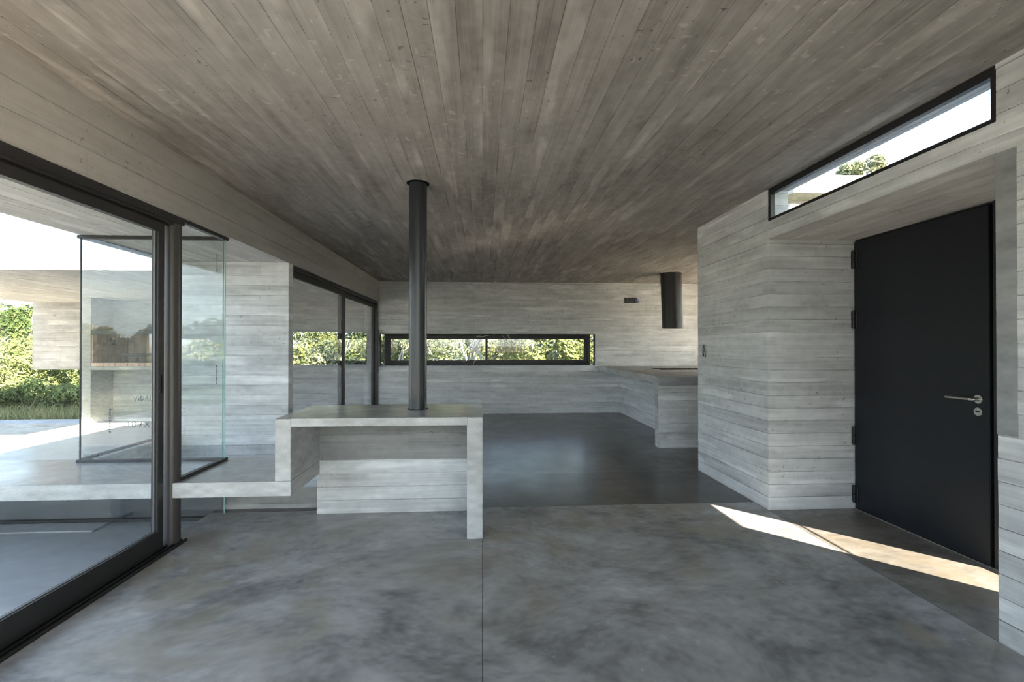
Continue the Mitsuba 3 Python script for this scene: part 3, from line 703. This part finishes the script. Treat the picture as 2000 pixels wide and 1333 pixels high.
def crown(centre, radii, n, size, base, var=0.35, lobes=14, lobe=0.45, seed=0, aspect=2.0, fill=0.25):
    """Leaves on the surfaces of many lobes that fill an ellipsoid, some inside."""
    g = np.random.default_rng(seed)
    centre, radii = np.array(centre, float), np.array(radii, float)
    d = g.normal(size=(lobes, 3))
    d /= np.linalg.norm(d, axis=1, keepdims=True)
    lc = d * g.uniform(0.35, 0.8, (lobes, 1)) ** 0.7 * radii
    lr = lobe * radii.mean() * g.uniform(0.6, 1.15, lobes)
    w = g.integers(0, lobes, n)
    u = g.normal(size=(n, 3))
    u /= np.linalg.norm(u, axis=1, keepdims=True)
    rad = np.where(g.uniform(size=n) < fill, g.uniform(0.3, 0.9, n), g.uniform(0.88, 1.08, n))
    p = centre + lc[w] + u * (lr[w] * rad)[:, None]
    tint = g.uniform(0.8, 1.2, lobes)[w][:, None]
    return leaf_cards(p, u + [0, 0, 0.4], size, 0.55, leaf_colours(n, base, var, g) * tint, aspect, g)


def limbs(base, centre, radii, r, n, seed):
    g = np.random.default_rng(seed)
    base, centre, radii = (np.array(v, float) for v in (base, centre, radii))
    ms = []
    for i in range(n):
        tip = centre + g.uniform(-0.75, 0.75, 3) * radii
        m = (base + tip) / 2 + g.normal(size=3) * 0.12 * radii
        path = [base, base * 0.7 + m * 0.3 + g.normal(size=3) * 0.03, m, (m + tip) / 2 + g.normal(size=3) * 0.05, tip]
        ms.append(tube(path, np.array([r, r * 0.8, r * 0.55, r * 0.35, r * 0.12]), 6))
    return cat(*ms)


def shrub(name, label, catn, group, pos, radii, n, size, base, seed, var=0.35, lobes=14, lobe=0.45, stems=7, aspect=2.0, r=0.03, zc=None, fill=0.25, trunk=None):
    k = root(name, label, catn, group)
    c = (pos[0], pos[1], pos[2] + (radii[2] * 0.85 if zc is None else zc))
    m, col = crown(c, radii, n, size, base, var, lobes, lobe, seed, aspect, fill)
    add('foliage', m, LEAF, k, color=col)
    add('stems', limbs(pos, c, radii, r, stems, seed + 1) if trunk is None else tube(trunk, np.linspace(r, r * 0.5, len(trunk)), 8), BARK, k)
    return k


LIME, OLIVE, DARK, PALE = (0.19, 0.235, 0.10), (0.15, 0.19, 0.09), (0.10, 0.14, 0.075), (0.25, 0.28, 0.18)
# shrubs past the curb at the left edge of the frame
for i, (x, y, rx, rz, nl) in enumerate(((-15.6, 16.4, 2.1, 1.02, 11000), (-13.2, 16.0, 1.9, 1.06, 11000), (-11.2, 15.8, 1.6, 1.0, 10000), (-18.8, 17.0, 2.2, 1.25, 9000))):
    shrub('shrub', ['bright yellow-green shrub at the left frame edge past the curb', 'bright yellow-green shrub behind the curb under the hanging wall', 'yellow-green shrub just left of the barbecue column', 'yellow-green shrub left of the frame edge'][i],
          'shrub', None, (x, y, -0.36), (rx, rx * 0.8, rz), nl, 0.055, LIME, 100 + i, lobes=26, lobe=0.34)
for i, (x, y, rx, rz, h) in enumerate(((-23.2, 23.2, 2.4, 2.3, 2.1), (-20.0, 22.2, 1.95, 1.95, 1.85), (-26.2, 24.4, 2.9, 2.7, 2.3), (-17.3, 22.5, 1.95, 1.75, 1.7))):
    shrub('pine_tree', ['dark green pine at the left edge of the frame', 'green pine close beside the hanging wall', 'tall pine left of the frame edge', 'green pine behind the hanging wall'][i], 'tree', None, (x, y, -0.36), (rx, rx, rz), 12000, 0.10, (0.085, 0.135, 0.058), 140 + i, lobes=34, lobe=0.30, aspect=3.2, r=0.1, zc=h)
k = root('dry_bush', 'pinkish bare twiggy bush at the left frame edge', 'bush')
g = np.random.default_rng(31)
tw = []
for i in range(90):
    a, el = g.uniform(0, 2 * math.pi), g.uniform(0.2, 1.3)
    dv = np.array([math.cos(a) * math.cos(el), math.sin(a) * math.cos(el), math.sin(el)]) * g.uniform(0.8, 1.3)
    b0 = np.array([-18.2, 18.6, 0.75])
    tw.append(tube([b0, b0 + dv * 0.5 + g.normal(size=3) * 0.05, b0 + dv + g.normal(size=3) * 0.08], [0.012, 0.008, 0.004], 4))
TWIG = plain('mat_twig', (0.52, 0.42, 0.38), 0.8, spec=0.1)
add('twigs', cat(*tw), TWIG, k)
add('stems', tube([(-18.2, 18.6, -0.36), (-18.2, 18.6, 0.8)], [0.05, 0.03], 6), TWIG, k)
for i, (x, y) in enumerate(((-13.6, 13.2), (-11.6, 12.9), (-9.9, 13.0), (-8.3, 12.9))):
    shrub('low_shrub', ['low dark shrub behind the curb at the left frame edge', 'low shrub behind the curb below the tall yellow-green shrub', 'low shrub behind the curb under the hanging wall', 'low shrub beside the barbecue column foot'][i], 'shrub', None, (x, y, -0.36), (1.25, 0.8, 0.46), 6000, 0.05, LIME, 120 + i, lobes=24, lobe=0.32)
# grass along the curb
g = np.random.default_rng(32)
n = 9000
px = g.uniform(-19, -7.6, n)
py = 11.35 + np.abs(g.normal(size=n)) * 0.55
hh = g.uniform(0.12, 0.42, n)
lean = g.normal(size=(n, 2)) * 0.12
base = np.stack([px, py, np.full(n, -0.36)], 1)
tip = base + np.stack([lean[:, 0], lean[:, 1], hh], 1)
sd = np.stack([g.normal(size=n), g.normal(size=n), np.zeros(n)], 1) * 0.006
V = np.stack([base - sd, base + sd, tip], 1).reshape(-1, 3)
gm = trimesh.Trimesh(V, np.arange(3 * n).reshape(-1, 3), process=False)
key = add('curb_grass', gm, LEAF, color=np.repeat(leaf_colours(n, (0.30, 0.31, 0.16), 0.3, g), 3, axis=0))
tag(key, 'dry green grass growing along the curb', 'grass', None, 'stuff')
# hedge seen over the terrace parapet through the rear glazing
for i, (x, y, rx, rz, base) in enumerate(((-7.2, 15.5, 1.6, 1.15, PALE), (-5.4, 15.0, 1.4, 1.15, LIME), (-4.1, 14.6, 1.2, 1.1, PALE), (-9.2, 16.5, 1.8, 1.3, OLIVE), (-6.2, 18.0, 2.0, 1.7, OLIVE), (-3.6, 17.5, 1.6, 1.35, LIME))):
    shrub('hedge_bush', ['pale bush over the parapet next to the alcove wall', 'yellow-green bush over the parapet in the left pane', 'pale bush over the parapet right of the mullion', 'olive bush beyond the parapet hidden by the alcove wall', 'olive bush at the back above the parapet', 'yellow-green bush at the back near the window corner'][i],
          'bush', None, (x, y, -0.36), (rx, rx * 0.8, rz), 8000, 0.06, base, 200 + i, lobes=24, lobe=0.34)
for i, (x, y, rx, rz) in enumerate(((-1.8, 19.5, 1.5, 1.25), (0.9, 20.0, 1.5, 1.3), (3.4, 19.6, 1.5, 1.25), (6.0, 20.2, 1.6, 1.25))):
    shrub('far_hedge', ['far hedge left of the middle of the strip window', 'far hedge behind the mullion of the strip window', 'far hedge in the right pane of the strip window', 'far hedge past the right end of the strip window'][i], 'bush', None, (x, y, -0.36), (rx, 0.9, rz), 7000, 0.075, PALE, 270 + i, lobes=24, lobe=0.36)
# trees behind the strip window
for i, (x, y, rx, rz, zc, base, nl) in enumerate(((-2.6, 13.2, 1.3, 1.6, 1.7, DARK, 9000), (-1.3, 14.6, 1.4, 1.7, 1.8, (0.2, 0.27, 0.13), 8000), (0.5, 15.5, 1.3, 1.7, 1.7, OLIVE, 5500), (2.2, 13.6, 1.0, 1.4, 1.5, LIME, 5200), (3.3, 14.6, 1.2, 1.3, 1.4, PALE, 5200))):
    shrub('garden_tree', ['dark leafy tree at the left end of the strip window', 'grey-green tree right of the flue in the strip window', 'olive tree behind the bare trunks in the strip window', 'sunlit yellow-green tree in the right pane of the strip window', 'pale sunlit tree at the right end of the strip window'][i],
          'tree', None, (x, y, -0.36), (rx, rx * 0.8, rz), nl, 0.065, base, 240 + i, lobes=22, lobe=0.36, r=0.06, zc=zc)


def bare_tree(label, pos, lean, seed, h=3.0, r=0.07):
    g = np.random.default_rng(seed)
    k = root('bare_tree', label, 'tree')
    ms = []

    def grow(p, d, length, rad, depth):
        path, q, dd = [p], p, d
        for _ in range(4):
            dd = dd + g.normal(size=3) * 0.16
            dd /= np.linalg.norm(dd)
            q = q + dd * length / 4
            path.append(q)
        ms.append(tube(path, np.linspace(rad, rad * 0.5, 5), 6))
        if depth:
            for _ in range(4 if depth > 1 else 5):
                j = g.integers(1, 5)
                nd = dd + g.normal(size=3) * 0.75
                grow(path[j], nd / np.linalg.norm(nd), length * g.uniform(0.5, 0.8), rad * (0.5 if depth > 1 else 0.4), depth - 1)
    d0 = np.array([lean[0], lean[1], 1.0])
    grow(np.array(pos, float), d0 / np.linalg.norm(d0), h * 0.55, r, 3)
    add('branches', cat(*ms), BARKPALE, k)
    return k


BARKPALE = diffuse_proc('mat_bark_pale', lambda p, n, uv: MIX((0.34, 0.31, 0.28), (0.66, 0.62, 0.57), FB(p.x * 25, p.y * 25, p.z * 6, 3)))
bare_tree('bare pale tree leaning left of the strip window mullion', (0.25, 12.2, -0.36), (-0.35, 0.0), 61, 3.6, 0.06)
bare_tree('bare pale tree just right of the strip window mullion', (0.9, 12.6, -0.36), (-0.25, 0.1), 62, 3.4, 0.055)
bare_tree('bare tree with a reddish fork right of the flue', (-1.0, 12.4, -0.36), (0.12, 0.1), 63, 3.2, 0.06)
bare_tree('thin bare tree at the left end of the strip window', (-2.2, 12.3, -0.36), (0.2, 0.0), 64, 3.0, 0.04)

# trees south of the house, mirrored in the alcove glass
for i in range(8):
    x, y, h = -22.5 + 1.75 * i, (-14.5, -15.6, -14.0)[i % 3], (2.7, 3.2, 2.5, 3.0, 2.6)[i % 5]
    shrub('distant_tree', 'dark tree mirrored in the glass of the alcove', 'tree', 'trees mirrored in the alcove glass', (x, y, -0.36), (1.5, 1.5, h * 0.5), 6000, 0.12, (0.12, 0.16, 0.075), 300 + i, lobes=22, lobe=0.36, r=0.08, zc=h * 0.47)
# added tree, out of view, placed to keep sun off the clerestory
for i, (x, y, z, r) in enumerate(((6.9, -2.0, 6.1, 2.0),)):
    shrub('entrance_tree', 'added unseen leafy tree that blocks sun from the clerestory', 'tree', None, (x, y, -0.2), (2.1, 2.1, 0.9), 22000, 0.13, OLIVE, 330 + i, lobes=34, lobe=0.42, r=0.12, zc=z, fill=0.5, trunk=[(5.1, -3.1, -0.2), (5.15, -3.1, 2.2), (5.1, -3.0, 4.7), (5.9, -2.5, 5.3), (7.0, -2.0, 5.8)])
shrub('roadside_tree', 'hazy tree top seen through the clerestory', 'tree', None, (14.75, 18.0, -0.36), (1.0, 1.0, 0.8), 2600, 0.11, PALE, 350, lobes=20, lobe=0.34, r=0.12, zc=8.35, stems=5)

# neighbouring house seen through the clerestory
hs = root('neighbour_house', 'pale flat-roofed building seen through the clerestory', 'building')
add('roof_slab', cbox(8.2, 13.0, 12.3, 16, 5.43, 5.65), CAST, hs)
add('wall', box(8.6, 12.8, 13.0, 15.9, -0.36, 5.44), CAST, hs)
add('upper_wall', cbox(9.6, 14.0, 14.6, 16.5, 5.5, 6.78), CAST, hs)
for i in range(4):
    x = 8.65 + i * 1.02
    wd = add('window', cbox(x, x + 0.98, 12.96, 13.02, 3.2, 5.33, 0.01), BLACK, hs)
    add('pane', quad((x + 0.05, 12.95, 3.26), (x + 0.93, 12.95, 3.26), (x + 0.93, 12.95, 5.28), (x + 0.05, 12.95, 5.28)), FLUE, wd)
